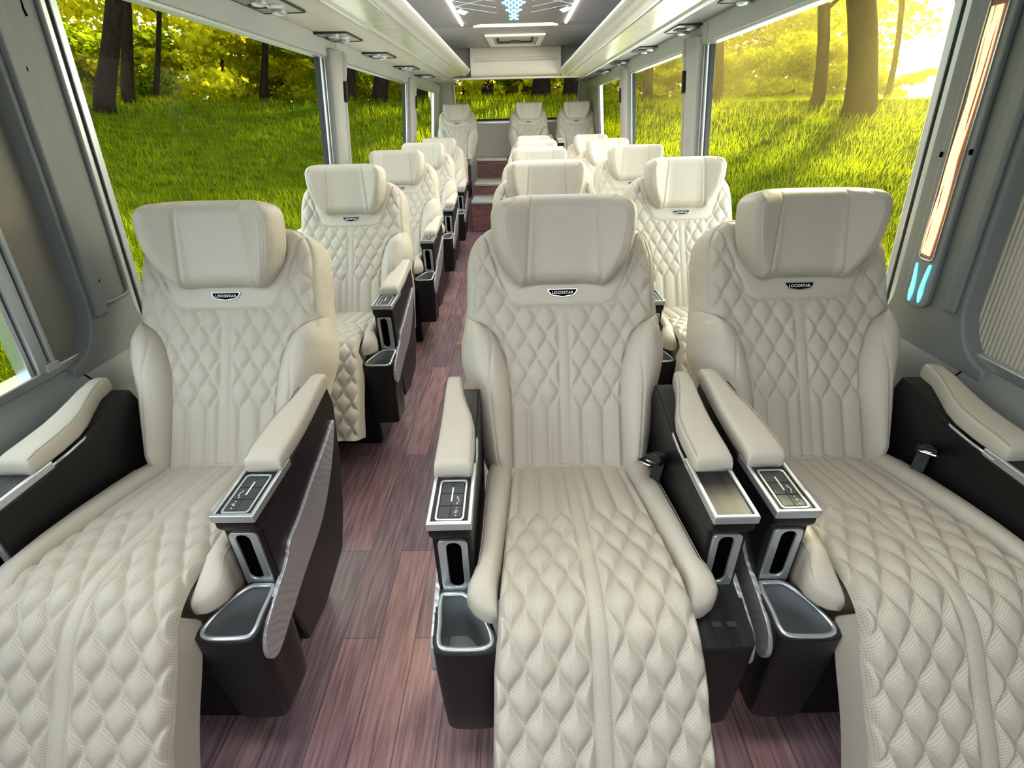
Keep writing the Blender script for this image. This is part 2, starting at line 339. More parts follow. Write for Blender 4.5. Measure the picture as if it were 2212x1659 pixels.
def build_headrest():
    Wd = smooth_tab([(-.006, .085), (0, .108), (.008, .122), (.03, .139), (.06, .157), (.10, .171), (.14, .177), (.175, .178), (.190, .175), (.203, .164), (.212, .140), (.217, .09)])
    q = np.linspace(0, 1, 90); s0_, s1_ = -.006, .217; S1 = s0_+(s1_-s0_)*(q-np.sin(2*np.pi*q)*.1)
    a = np.linspace(-1, 1, 121); a = a*(1+.15*(1-a*a))
    A, S = np.meshgrid(a, S1); Wm = Wd(S); X = A*Wm
    din = np.maximum(np.minimum(Wm-np.abs(X), np.minimum((S-s0_), (s1_-S))*1.2), 0)
    prof = lambda r: np.sqrt(np.clip(1-(1-np.clip(din/r, 0, 1))**2, 0, 1))
    xs = .093-.013*np.clip(S/.2, 0, 1); ds = np.abs(np.abs(X)-xs)
    wing = np.clip((np.abs(X)-.07)/.11, 0, 1)
    n = .055*prof(.05)+.006*(1-np.exp(-(ds/.0032)**1.2))*prof(.03)+.030*wing*prof(.04)-.008*np.exp(-(X/.06)**2)*0
    x2 = np.interp(S, [0, .03, .09, .16, .185, .2], [.105, .122, .139, .150, .143, .12]); d2 = np.minimum(np.abs(np.abs(X)-x2), np.abs(np.abs(X)-x2-.006))
    n -= .0028*np.exp(-(d2/.0022)**2)*prof(.03)
    bend = .038*np.clip((np.abs(X)-.05)/.13, 0, 1)**1.6
    sn, cs = .22, .9755
    bY = 1.262+sn*S-bend; bZ = .922+cs*S
    ny, nz_ = -cs, sn
    fr_ = np.stack([X, bY+n*ny-Y0, bZ+n*nz_], -1); nb = .052*prof(.05)*(1-.45*wing)
    bk = np.stack([X, bY-nb*ny-Y0, bZ-nb*nz_], -1)
    nr_, nc = A.shape
    V = np.concatenate([fr_.reshape(-1, 3), bk.reshape(-1, 3)]); Q = grid_quads(nr_, nc); Q2 = Q[:, ::-1]+nr_*nc
    return grid_mesh('headrest', V, np.concatenate([Q, Q2]), M['leather'])
PROF, PARC = spline([(1.02, .528), (.95, .538), (.85, .555), (.70, .574), (.62, .582), (.565, .578), (.522, .557), (.490, .522), (.455, .472), (.41, .413), (.37, .350), (.338, .290)], 330)
KNEE = int(np.argmin(np.abs(PROF[:, 0]-.520)+np.abs(PROF[:, 1]-.556)))
def hwid(a): return np.interp(a, [0, .1, PARC[KNEE], PARC[KNEE]+.06, PARC[-1]], [.138, .144, .168, .174, .181])
def build_cushion():
    tg = np.gradient(PROF, axis=0); tg /= np.linalg.norm(tg, axis=1, keepdims=True); nrm = np.stack([tg[:, 1], -tg[:, 0]], -1)
    nrm = np.where((nrm[:, 1:2] > 0) | (nrm[:, 0:1] < 0), nrm, -nrm)
    a = np.linspace(-1, 1, 171); A, S = np.meshgrid(a, PARC); Wm = hwid(S); X = A*Wm
    sc = Wm/.170
    h = quilt(X/sc, S, .0135, .0262, .094, .225, 1.0, .0082)*np.interp(S, [.1, .3, PARC[KNEE], PARC[-1]], [.007, .0095, .0135, .0165])
    de = Wm-np.abs(X); edge = np.minimum(de, np.abs(S-.045)+np.where(S > .06, 9, 0)); h *= np.clip(edge/.007, 0, 1); h = np.where(S < .043, .004*np.clip(de/.006, 0, 1), h)
    # rolled edges
    r = .016; h = h-r*(1-np.sqrt(np.clip(1-(1-np.clip(de/r, 0, 1))**2, 0, 1)))
    crown = .006*(1-A**2); h = h+crown
    Pn = PROF[:, None, :]+nrm[:, None, :]*h[..., None]
    V = np.stack([X, Pn[..., 0]-Y0, Pn[..., 1]], -1).reshape(-1, 3); Q = grid_quads(*A.shape); UV = np.stack([X, S], -1).reshape(-1, 2)
    row = Q[:, 0]//A.shape[1]
    cu = grid_mesh('seat_cushion', V, Q[row < KNEE], M['perforated'], UV); lr = grid_mesh('leg_rest', V, Q[row >= KNEE], M['perforated'], UV)
    # smooth gusset: sides, underside and back of the leg rest
    idx = np.linspace(KNEE-6, len(PROF)-1, 24).astype(int); secs = []
    for i in idx:
        w_ = hwid(PARC[i]); y, z = PROF[i]-nrm[i]*.010; y2, z2 = PROF[i]-nrm[i]*.085
        secs.append([(-w_+.001, y-Y0, z), (-w_+.001, y2-Y0, z2), (-w_+.02, y2-Y0+.012, z2-.01), (w_-.02, y2-Y0+.012, z2-.01), (w_-.001, y2-Y0, z2), (w_-.001, y-Y0, z)])
    gs = MB().loft(secs)
    return cu, lr, gs
def sq_section(x0, x1, z0, z1, y, n=20, p=3.2):
    cx, cz, a, b = (x0+x1)/2, (z0+z1)/2, (x1-x0)/2, (z1-z0)/2; o = []
    for k in range(n):
        t = 2*math.pi*k/n; c, s = math.cos(t), math.sin(t)
        o.append((cx+a*math.copysign(abs(c)**(2/p), c), y, cz+b*math.copysign(abs(s)**(2/p), s)))
    return o
def build_seat_bolster(sx):
    secs = []
    for y, xi, xo, zt, zb in [(1.02, .142, .190, .534, .47), (1.0, .138, .199, .548, .455), (.95, .138, .203, .560, .45), (.87, .143, .204, .574, .446), (.78, .150, .205, .588, .442), (.70, .157, .206, .597, .440), (.64, .163, .208, .598, .48), (.63, .166, .214, .595, .50), (.61, .168, .222, .589, .515), (.593, .168, .223, .580, .520), (.579, .167, .212, .569, .520), (.570, .166, .196, .558, .520), (.566, .168, .182, .548, .524)]:
        secs.append([(sx*x, yy-Y0, z) for x, yy, z in sq_section(xi, xo, zb, zt, y, 24, 3.0)])
    mb = MB().loft(secs)
    # double stitch line along the outer top edge
    return mb
def stitch_path(sx): return [(sx*x, y-Y0, z) for x, y, z in [(.196, .95, .553), (.197, .87, .567), (.198, .78, .581), (.199, .70, .590), (.203, .64, .591), (.207, .63, .590), (.215, .61, .583), (.216, .593, .574), (.204, .579, .563), (.189, .571, .553)]]

def text_mesh(txt, size, depth=.0006):
    cu = bpy.data.curves.new('txt', 'FONT'); cu.body = txt; cu.size = size; cu.align_x = 'CENTER'; cu.align_y = 'CENTER'; cu.extrude = depth; cu.space_character = 1.12; cu.offset = .0002
    o = bpy.data.objects.new('txt', cu); col.objects.link(o); dg = bpy.context.evaluated_depsgraph_get()
    me = bpy.data.meshes.new_from_object(o.evaluated_get(dg)); bpy.data.objects.remove(o); return me

def binplan(k=1.0, inset=0.0):
    """plan outline (x, y) of the foot bin, outer side at large x"""
    P = [(.313, .672), (.313, .60), (.312, .567), (.300, .549), (.250, .545), (.203, .547), (.184, .559), (.189, .585), (.208, .620), (.234, .652), (.264, .672)]
    P = np.array(P); c = P.mean(0); Q = smoothpoly(P, 60)
    Q = np.array(Q); Q[:, 1] = np.minimum(Q[:, 1], .672)
    return c+(Q-c)*k
def build_console(seat, sd, control):
    """sd: +1 / -1 side of the seat; control: with keypad and cup holder, else plain lid and usb sockets"""
    f3 = lambda p, a: (sd*a, p[0]-Y0, p[1])
    sh = [(.672, .635), (.672, .36), (.70, .215), (.80, .20), (.965, .235), (1.03, .335), (1.085, .48), (1.118, .63), (1.10, .690), (1.05, .690), (.95, .662), (.80, .640)]
    mb = MB().prism(sh, f3, .231, .312)
    lip = [(.658, .640), (.658, .622), (.668, .606), (.70, .600), (.80, .612), (.80, .640)]
    mb.prism(lip, f3, .230, .315)
    con = mb.build('console', M['black'], seat, bevel=.006, seg=3)
    # foot bin
    zt = lambda y: .436+(y-.547)*.20
    secs = []
    for z, k in ((.165, .86), (.175, .90), (.25, .95), (.36, 1.0), (9, 1.0)):
        pl = binplan(k); secs.append([(sd*x, y-Y0, zt(y) if z > 1 else z) for x, y in pl])
    b = MB()
    if control:
        b.loft(secs, cap=False); m_ = len(secs[0]); b.add(secs[0], [tuple(range(m_))])
        o = binplan(1.0); i = binplan(.84); b.add([(sd*x, y-Y0, zt(y)) for x, y in o]+[(sd*x, y-Y0, zt(y)) for x, y in i], [(k, (k+1) % m_, m_+(k+1) % m_, m_+k) for k in range(m_)])
        b.build('foot_bin', M['wood'] if False else M['black'], con, smooth=False, bevel=.003)
        lin = MB(); sc2 = []
        for dz, k in ((0.0, .80), (-.05, .76), (-.10, .70), (-.112, .64)):
            sc2.append([(sd*x, y-Y0, zt(y)+dz) for x, y in binplan(k)])
        lin.loft(sc2, cap=False); lin.add(sc2[-1], [tuple(range(m_))]); lo = lin.build('cup_liner', M['liner'], con, smooth=True)
        MB().tube([(sd*x, y-Y0, zt(y)+.0015) for x, y in binplan(.82)], .0042, 8, True, 1.2).build('cup_rim', M['silver'], con, smooth=True)
        tp = MB(); i2 = binplan(.97)
        tp.ring([tuple(p) for p in i2], [tuple(p) for p in binplan(.85)], lambda p, a: (sd*p[0], p[1]-Y0, zt(p[1])+a), .0002, .0018); tp.build('bin_top', M['wood'], con)
    else:
        b.loft(secs); b.build('foot_bin', M['black'], con, bevel=.003)
        tp = MB().prism([tuple(p) for p in binplan(.97)], lambda p, a: (sd*p[0], p[1]-Y0, zt(p[1])+a), .0002, .0022); tp.build('bin_top', M['wood'], con)
        for dx in (-.018, .012):
            u = MB().box(sd*(.262+dx)-.009, sd*(.262+dx)+.009, .583-Y0, .594-Y0, zt(.588)+.002, zt(.588)+.0036); u.build('usb_socket', M['button'], con, bevel=.001)
    # slot for the tray table
    f2 = lambda p, a: (sd*(.2715+p[0]), .672-a-Y0, p[1]-.010)
    MB().ring(rrect(0, .535, .060, .152, .012), rrect(-.002, .543, .030, .124, .0145), f2, -.002, .006).build('slot_frame', M['silver'], con, bevel=.002)
    MB().prism(rrect(-.002, .543, .0305, .1245, .0148), f2, -.001, .0012).build('slot_opening', M['void'], con)
    # end cap with silver surround
    zp = lambda y: .640+(y-.652)*.02
    fp = lambda p, a: (sd*p[0], p[1]-Y0, zp(p[1])+a)
    out = [(.228, .655), (.317, .655), (.317, .83), (.228, .83)]; inn = [(.237, .664), (.308, .664), (.308, .82), (.237, .82)]
    MB().ring(out, inn, fp, -.002, .016).build('end_frame', M['silver'], con, bevel=.0025)
    MB().prism([(.236, .663), (.309, .663), (.309, .822), (.236, .822)], fp, .002, .012).build('wood_panel', M['wood'], con)
    if control:
        MB().ring(rrect(.2725, .722, .058, .112, .008), rrect(.2725, .722, .049, .103, .006), fp, .011, .0145).build('keypad_frame', M['silver'], con, bevel=.001)
        k = MB()
        for xx in (-.0115, .0115):
            for yy, hh in ((-.034, .030), (-.001, .032), (.032, .030)):
                k.prism(rrect(.2725+xx, .722+yy, .0222, hh, .0015, 2), fp, .011, .0138)
        kp = k.build('keypad', M['button'], con, bevel=.0006)
        g = MB(); g.prism(rrect(.2725, .735, .003, .040, .0012, 2), fp, .0138, .0143)
        for cyy in (.718, .688):
            gx = .2725-.0115
            if cyy > .7: g.tube([(sd*(gx+.0035*math.cos(t)), cyy-Y0+.006*math.sin(t), zp(cyy)+.0141) for t in np.linspace(1.2, 4.9, 9)], .0007, 5)
            else: g.tube([(sd*(gx+sx_), cyy-Y0+sy_, zp(cyy)+.0141) for sx_, sy_ in ((-.004, .001), (.001, .003), (-.001, -.003), (.004, -.001))], .0008, 5)
            for dy_ in (.0095, -.0095): g.prism(rrect(gx, cyy+dy_, .003, .002, .0008, 2), fp, .0138, .0143)
        g.build('keypad_symbols', M['white'], con)
    # armrest pad: straight outer edge, inner edge swings outward towards the back
    secs = []
    for y, xi, h, zb in [(.788, .243, .016, .650), (.789, .237, .030, .650), (.795, .234, .040, .650), (.82, .233, .045, .650), (.87, .233, .046, .652), (.92, .236, .047, .655), (.96, .245, .048, .660), (1.0, .259, .049, .667), (1.04, .270, .050, .675), (1.08, .276, .048, .682), (1.10, .280, .040, .686), (1.108, .286, .026, .690)]:
        secs.append([(sd*x, yy-Y0, z) for x, yy, z in sq_section(xi, .317, zb, zb+h, y, 28, 4.5)])
    pad = MB().loft(secs).build('armrest_pad', M['leather'], con, smooth=True)
    st = [(sd*x, y-Y0, z) for x, y, z in [(.2395, .795, .688), (.2385, .82, .6945), (.2385, .87, .6975), (.2415, .92, .7015), (.250, .96, .7075), (.264, 1.0, .7155), (.275, 1.04, .7245), (.281, 1.075, .729)]]
    MB().tube(st, .0011, 5).build('seam', M['stitch'], pad)
    MB().tube([(sd*x, y-Y0, z) for x, y, z in [(.2305, .80, .648), (.2305, .87, .650), (.233, .92, .653), (.242, .96, .658), (.256, 1.0, .665), (.267, 1.04, .673), (.273, 1.08, .680)]], .0035, 6).build('pad_trim', M['silver'], con, smooth=True)
    # silver blade inlay on the outer face
    bl = smoothpoly([(1.078, .597), (1.0, .575), (.90, .548), (.80, .518), (.74, .507), (.70, .478), (.62, .450), (.572, .425), (.558, .375), (.585, .345), (.66, .362), (.744, .385), (.884, .420), (.98, .480), (1.05, .548)], 90)
    MB().prism(bl, f3, .308, .3195).build('side_inlay', M['inlay'], con, bevel=.004, seg=3)
    for o in [con]+list(con.children_recursive):
        me = o.data; co = np.empty(len(me.vertices)*3); me.vertices.foreach_get('co', co); co = co.reshape(-1, 3)
        co[:, 0] = sd*(.249+(sd*co[:, 0]-.2725)*.90); co[:, 1] = (co[:, 1]+Y0)*.94+.020-Y0; co[:, 2] = CAMZ-(CAMZ-co[:, 2])*.94
        me.vertices.foreach_set('co', co.ravel()); me.update()
    return con
print('seat meshes')
BACK = build_back(); HEADM = build_headrest(); CU, LR, GS = build_cushion()
TXT = text_mesh('LOCOSTAR', .0098); TXT.materials.append(M['white'])
def make_seat(sd):
    """sd=-1: keypad console on the -x side (seats right of the aisle); +1: mirrored"""
    seat = empty('captain_seat', (0, 0, 0), 'x', 'seat')
    MB().box(-.17, .17, .62-Y0, 1.0-Y0, ZF, .445).build('pedestal', M['black'], seat, bevel=.015)
    bb = link('backrest', BACK[0], seat)
    link('side_bolster', BACK[1], bb); link('side_bolster', BACK[2], bb); yk = link('yoke_panel', BACK[3], bb); link('back_shell', BACK[4], bb)
    link('headrest', HEADM, seat)
    cu_ = link('seat_cushion', CU, seat)
    for sx in (-1, 1):
        b = build_seat_bolster(sx).build('seat_bolster', M['leather'], cu_, smooth=True)
        MB().tube(stitch_path(sx), .0010, 5).build('seam', M['stitch'], cu_)
    MB().box(-.165, .165, .60-Y0, 1.03-Y0, .43, .535).build('cushion_base', M['leather'], cu_, bevel=.02)
    lr_ = link('leg_rest', LR, seat); GS.build('leg_rest_gusset', M['leather'], lr_, bevel=.008)
    # badge on the yoke
    s_ = .466; ny, nz_ = -.8406, .5417
    by, bz = .972+.5417*s_+ny*.0075-Y0, .512+.8406*s_+nz_*.0075
    fb_ = lambda p, a: (p[0], by+p[1]*.5417+ny*a, bz+p[1]*.8406+nz_*a)
    shp = [(-.038, .0105), (-.0375, .006), (-.031, -.0035), (-.027, -.006), (0, -.0105), (.027, -.006), (.031, -.0035), (.0375, .006), (.038, .0105)]
    inn = [(x*.93, y*.84+.0002) for x, y in shp]
    bd = MB().prism(inn, fb_, -.003, .002).build('badge', M['void'], bb)
    MB().ring(shp, inn, fb_, -.003, .0032).build('badge_border', M['silver'], bb)
    tx = link('badge_lettering', TXT, bb)
    tx.matrix_local = Matrix(((1, 0, 0, 0), (0, .5417, ny, by+ny*.0022+.0012*.5417), (0, .8406, nz_, bz+nz_*.0022+.0012*.8406), (0, 0, 0, 1)))
    build_console(seat, sd, True); build_console(seat, -sd, False)
    if sd == -1:
        # seat-belt buckle with its steel tongue beside the cushion
        bx, byy, bz_ = .188, .890-Y0, .628
        mt = Matrix.Translation((bx, byy, bz_)) @ Matrix.Rotation(math.radians(-42), 4, 'Z') @ Matrix.Rotation(math.radians(-22), 4, 'X')
        bk = MB().box(-.019, .019, -.030, .030, -.010, .010).build('belt_buckle', M['black'], seat, bevel=.006, seg=3); bk.matrix_local = mt
        MB().box(-.010, .010, -.024, .016, .0095, .0115).build('release_button', M['button'], bk, bevel=.002)
        MB().ring(rrect(0, -.050, .034, .050, .006), rrect(0, -.056, .018, .018, .004), lambda p, a: (p[0], p[1], a), -.0015, .0015).build('belt_tongue', M['chrome'], bk, bevel=.0005)
        MB().box(-.012, .012, .02, .034, -.07, -.004).build('buckle_stalk', M['black'], bk)
    for ch in seat.children: ch.location.z -= ZF
    return seat
def copy_tree(o, parent=None):
    c = o.copy(); col.objects.link(c)
    if parent is not None: c.parent = parent; c.matrix_parent_inverse = o.matrix_parent_inverse.copy()
    for ch in list(o.children): copy_tree(ch, c)
    return c
PR = {'M': make_seat(-1)}; PR['L'] = make_seat(1)
SX = {'L': [-.765, -.765, -.772, -.785, -.798, -.767], 'M': [.120, .141, .158, .180, .192, .182], 'R': [.730, .756, .775, .78, .785, .805]}
LAB = {
 'L': ['cream quilted captain seat in the nearest row, alone left of the aisle', 'bright cream captain seat second from the front in the single left row', 'cream captain seat third from the front in the single left row', 'cream captain seat fourth from the front in the single left row', 'cream captain seat fifth in the single left row, just before the steps', 'cream captain seat on the raised rear platform left of the steps'],
 'M': ['cream quilted captain seat in the middle of the nearest row, right beside the aisle', 'cream captain seat directly behind the nearest middle seat, mostly its headrest showing', 'cream captain seat third in the middle row, only its upper part showing', 'cream captain seat fourth in the middle row, only a sliver of headrest showing', 'cream captain seat fifth in the middle row, below the rear platform seats', 'cream captain seat on the raised rear platform right of the steps, in the middle'],
 'R': ['cream quilted captain seat in the nearest row at the right wall, by the lit post', 'cream captain seat second from the front along the right windows, with bluish tint', 'cream captain seat third from the front along the right windows', 'cream captain seat fourth from the front along the right windows', 'cream captain seat fifth along the right windows, just before the rear platform', 'cream captain seat on the raised rear platform in the right rear corner']}
PLAT = .343
used = set()
for c_ in 'LMR':
    for i in range(6):
        src = PR['L' if c_ == 'L' else 'M']; key = 'L' if c_ == 'L' else 'M'
        o = src if key not in used else copy_tree(src)
        used.add(key)
        yo = 1.0986*i if i < 5 else 6.0
        o.location = (SX[c_][i], yo+Y0-(.02 if (c_, i) == ('M', 0) else 0), (PLAT if i == 5 else 0)+ZF)
        if (c_, i) == ('M', 0): o.rotation_euler.z = math.radians(.9)
        if i == 5 and c_ in 'LM':          # the rear seats beside the steps carry no aisle console
            for ch in [q for q in o.children if q.name.startswith('console') and any(k.name.startswith('keypad') for k in q.children)]:
                for k in list(ch.children_recursive)+[ch]: bpy.data.objects.remove(k)
        o['label'] = LAB[c_][i]; o['category'] = 'seat'; o['group'] = 'cream captain seats'
# ------------------------------------------------------------------ the bus body
YB, YF = 7.95, -1.6                        # rear wall, windscreen end
def wx(side, z, d=0.0):                    # glass plane of each side wall leans inwards towards the roof
    return side*((1.125 if side < 0 else 1.065)-.1*(z-1.2)-d)
def wf(side): return lambda p, a: (wx(side, p[1], a), p[0], p[1])
def struct(o, label): o['kind'] = 'structure'; o['label'] = label; return o
struct(MB().box(-1.32, 1.28, YF, YB, -.02, ZF).build('floor', M['floor']), 'plum and red brown plank floor of the aisle')
struct(MB().box(-1.25, 1.2, YF, YB+.1, 2.04, 2.08).build('ceiling', M['ceil']), 'charcoal fabric ceiling above the aisle')
SILL = .765
fw_ = MB(); fw_.box(-1.2, 1.15, YF-.05, YF, .0, 1.05); fw_.box(-1.2, 1.15, YF-.05, YF, 1.75, 2.08); fw_.box(-1.2, -1.0, YF-.05, YF, 1.05, 1.75); fw_.box(.95, 1.15, YF-.05, YF, 1.05, 1.75)
struct(fw_.build('wall_front', M['wall']), 'front end wall around the windscreen opening, behind the viewpoint')
for sd, nm in ((-1, 'left'), (1, 'right')):
    f = wf(sd)
    sec = [(0, -.05), (0, .062), (.66, .062), (.705, .055), (.735, .030), (SILL, .006), (SILL, -.05)]
    lw = MB().loft([[(wx(sd, z, d_), yy, z) for z, d_ in sec] for yy in (YF, YB)])
    struct(lw.build('wall_'+nm, M['wall'], bevel=.012, seg=3), 'grey lower side wall under the %s windows' % nm)
    # upper side wall behind the luggage rack
    struct(MB().box(*sorted((sd*1.10 if sd < 0 else sd*1.04, sd*1.16 if sd < 0 else sd*1.10)), YF, YB, 1.70, 2.05).build('trim_1' if sd < 0 else 'trim_2', M['wall']), 'upper %s wall behind the luggage rack' % nm)
    # header over the windows with joints at the posts
    js = [YF, 1.22, 3.42, 5.55, YB] if sd < 0 else [YF, 1.16, 3.03, 4.86, YB]
    hd = MB()
    for a, b in zip(js, js[1:]): hd.prism([(a+.004, 1.626), (b-.004, 1.626), (b-.004, 1.716), (a+.004, 1.716)], f, -.04, .035)
    struct(hd.build('trim_3' if sd < 0 else 'trim_4', M['header'], bevel=.004), 'pale grey header strip above the %s windows' % nm)
    struct(MB().prism([(YF, 1.616), (YB, 1.616), (YB, 1.627), (YF, 1.627)], f, -.02, .028).build('trim_5' if sd < 0 else 'trim_6', M['alu'], bevel=.003), 'bright metal strip along the top of the %s windows' % nm)
    struct(MB().prism([(YF, SILL-.004), (YB, SILL-.004), (YB, SILL+.02), (YF, SILL+.02)], f, -.05, .010).build('trim_7' if sd < 0 else 'trim_8', M['alu'], bevel=.004), 'bright metal sill under the %s windows' % nm)
    # posts: a ribbed post with a rounded inner face, window-frame ribs on its rear side
    posts = [(1.20, 1.36, 'near'), (3.26, 3.45, 'mid'), (5.62, 5.80, 'far'), (7.55, 7.95, 'end')] if sd < 0 else [(1.11, 1.345, 'near'), (3.12, 3.28, 'mid'), (5.02, 5.16, 'far'), (6.85, 7.95, 'end')]
    for k, (a, b, kind) in enumerate(posts):
        pm = MB()
        if kind == 'near':
            # flared foot blending into the lower wall with a rounded window corner
            ol = [(a, 1.64), (a, SILL+.14)]+[(a-.10*(1-math.cos(t)), SILL+.14-.14*math.sin(t)) for t in np.linspace(.2, math.pi/2, 7)]+[(a-.12, SILL-.10), (b+.12, SILL-.10), (b+.12, SILL)]+[(b+.07*(1-math.sin(t)), SILL+.09*(1-math.cos(t))) for t in np.linspace(0, math.pi/2, 7)]+[(b, 1.64)]
            pm.prism(ol, f, -.03, .030)
            pm.prism([(a+.012, .86), (a+.048, .86), (a+.048, 1.64), (a+.012, 1.64)], f, .028, .044)
            if sd < 0:
                pm.ring(rrect((a+b)/2+.014, 1.28, .108, .80, .02), rrect((a+b)/2+.014, 1.28, .088, .78, .014), f, .028, .040)
            o = pm.build('trim_9' if sd < 0 else 'trim_10', M['wall'], bevel=.010, seg=3)
            struct(o, 'near %s window post flaring into the lower wall' % nm)
            for q in ((.945, 1.42) if sd < 0 else ()):
                MB().loft([[wf(sd)((a+.058+.005*math.cos(t), q+.006*math.sin(t)), d_) for t in np.linspace(0, 6.283, 9)[:-1]] for d_ in (.028, .032)]).build('screw_hole', M['void'], o)
        elif kind == 'end':
            o = MB().prism([(a, 0), (b, 0), (b, 1.72), (a, 1.72)], f, -.04, .03).build('trim_%d' % (30 if sd < 0 else 31), M['post'], bevel=.02); struct(o, '%s rear corner post' % nm)
        else:
            secs = []
            for z, ex in ((SILL-.02, 0), (1.45, 0), (1.52, .01), (1.60, .045), (1.66, .05)):
                ya, yb_ = a-ex*.3, b+ex
                pl = [(ya, -.03), (ya, .05), (ya+.012, .066), (ya+.05, .080), ((ya+yb_)/2-.01, .084), ((ya+yb_)/2, .074), ((ya+yb_)/2+.02, .074), ((ya+yb_)/2+.03, .086), (yb_-.03, .080), (yb_-.01, .066), (yb_, .04), (yb_, -.03)]
                secs.append([(wx(sd, z, d_), y, z) for y, d_ in pl])
            o = pm.loft(secs).build('trim_%d' % (20+2*k+(sd > 0)), M['post'], bevel=.004)
            struct(o, '%s %s window post with a grooved face' % (kind, nm))
            MB().prism(rrect((a+b)/2+.03, 1.46, .028, .11, .012), f, .072, .092).build('belt_anchor_slot', M['black'], o)
        # aluminium window-frame ribs beside the post
        if kind == 'near' and sd < 0: MB().tube([wf(sd)((1.296+dy_, z_), .030) for dy_, z_ in ((0, 1.565), (.006, 1.555), (.009, 1.545), (.008, 1.532), (.011, 1.520))], [.0008, .0018, .002, .0028, .0035], 6).build('scuff_mark', M['void'], o)
        if kind != 'end':
            for side_y, n_ in (((a, -1),) if kind != 'near' else ()) + (((b, 1),) if kind == 'near' else ()):
                for j, (off, wd, dp, mt) in enumerate(((.0, .022, .022, 'alu'), (.024, .014, .012, 'rubber'), (.040, .022, .018, 'alu'), (.064, .010, .008, 'rubber'))):
                    y0_, y1_ = sorted((side_y+n_*off, side_y+n_*(off+wd)))
                    MB().prism([(y0_, SILL+.015), (y1_, SILL+.015), (y1_, 1.62), (y0_, 1.62)], f, -.02, dp).build('frame_rib', M[mt if not (sd > 0 and mt == 'rubber') else 'rubber'], o, bevel=.003)
        else:
            for j, (off, wd, dp, mt) in enumerate(((.0, .03, .022, 'alu'), (.034, .02, .012, 'rubber'), (.058, .03, .016, 'alu'))):
                MB().prism([(a-off-wd, SILL+.015), (a-off, SILL+.015), (a-off, 1.62), (a-off-wd, 1.62)], f, -.02, dp).build('frame_rib', M[mt], o, bevel=.003)
    wins = [(YF, 1.21)]+[(posts[k][1]-.01, posts[k+1][0]+.01) for k in range(3)]
    for k, (a, b) in enumerate(wins):
        n_ = k+1+(0 if sd < 0 else 4)
        g = MB().prism([(a, SILL-.01), (b, SILL-.01), (b, 1.64), (a, 1.64)], f, -.028, -.024).build('window_%d' % n_, M['glass'])
        struct(g, 'clear side window, pane %d on the %s' % (k+1, nm))
# sliding sash bar and blind in the near left window, drawn ribbed blind in the near right window
fL, fR = wf(-1), wf(1)
sash = MB()
for y0_, y1_, d0_, d1_ in ((1.010, 1.022, -.03, .006), (1.024, 1.048, -.03, .016), (1.050, 1.060, -.03, .010), (1.062, 1.074, -.03, .018)): sash.prism([(y0_, SILL+.016), (y1_, SILL+.016), (y1_, 1.62), (y0_, 1.62)], fL, d0_, d1_)
so = tag(sash.build('sash_bar', M['alu'], bevel=.003), 'upright aluminium sash bar of the near left sliding window', 'window sash')
MB().prism([(1.040, SILL+.014), (1.078, SILL+.014), (1.078, SILL+.036), (1.040, SILL+.036)], fL, -.02, .022).build('corner_block', M['header'], so, bevel=.004)
tag(MB().prism([(1.076, SILL+.012), (1.215, SILL+.012), (1.215, 1.63), (1.076, 1.63)], fL, -.022, -.012).build('window_blind', M['blind'], bevel=.003), 'plain taupe blind beside the near left window post', 'blind')
tag(MB().prism([(YF+.2, SILL+.012), (1.13, SILL+.012), (1.13, 1.63), (YF+.2, 1.63)], fR, -.020, -.010).build('window_blind', M['ribbed'], bevel=.003), 'ribbed cream blind drawn down over the near right window', 'blind')
# seam in the lower wall panels
for sd in (-1, 1):
    q = 1.135 if sd < 0 else 1.075
    o = MB().loft([[(wx(sd, z, d_+e_), q+dy_-.02*(z-.6)/.15, z) for z, d_ in ((.55, .062), (.66, .062), (.705, .055), (.735, .030), (SILL-.01, .012))] for dy_, e_ in ((0, .0015), (.005, .0015))], cap=False, closed=False).build('panel_seam', M['void'], bpy.data.objects['wall_left' if sd < 0 else 'wall_right'])

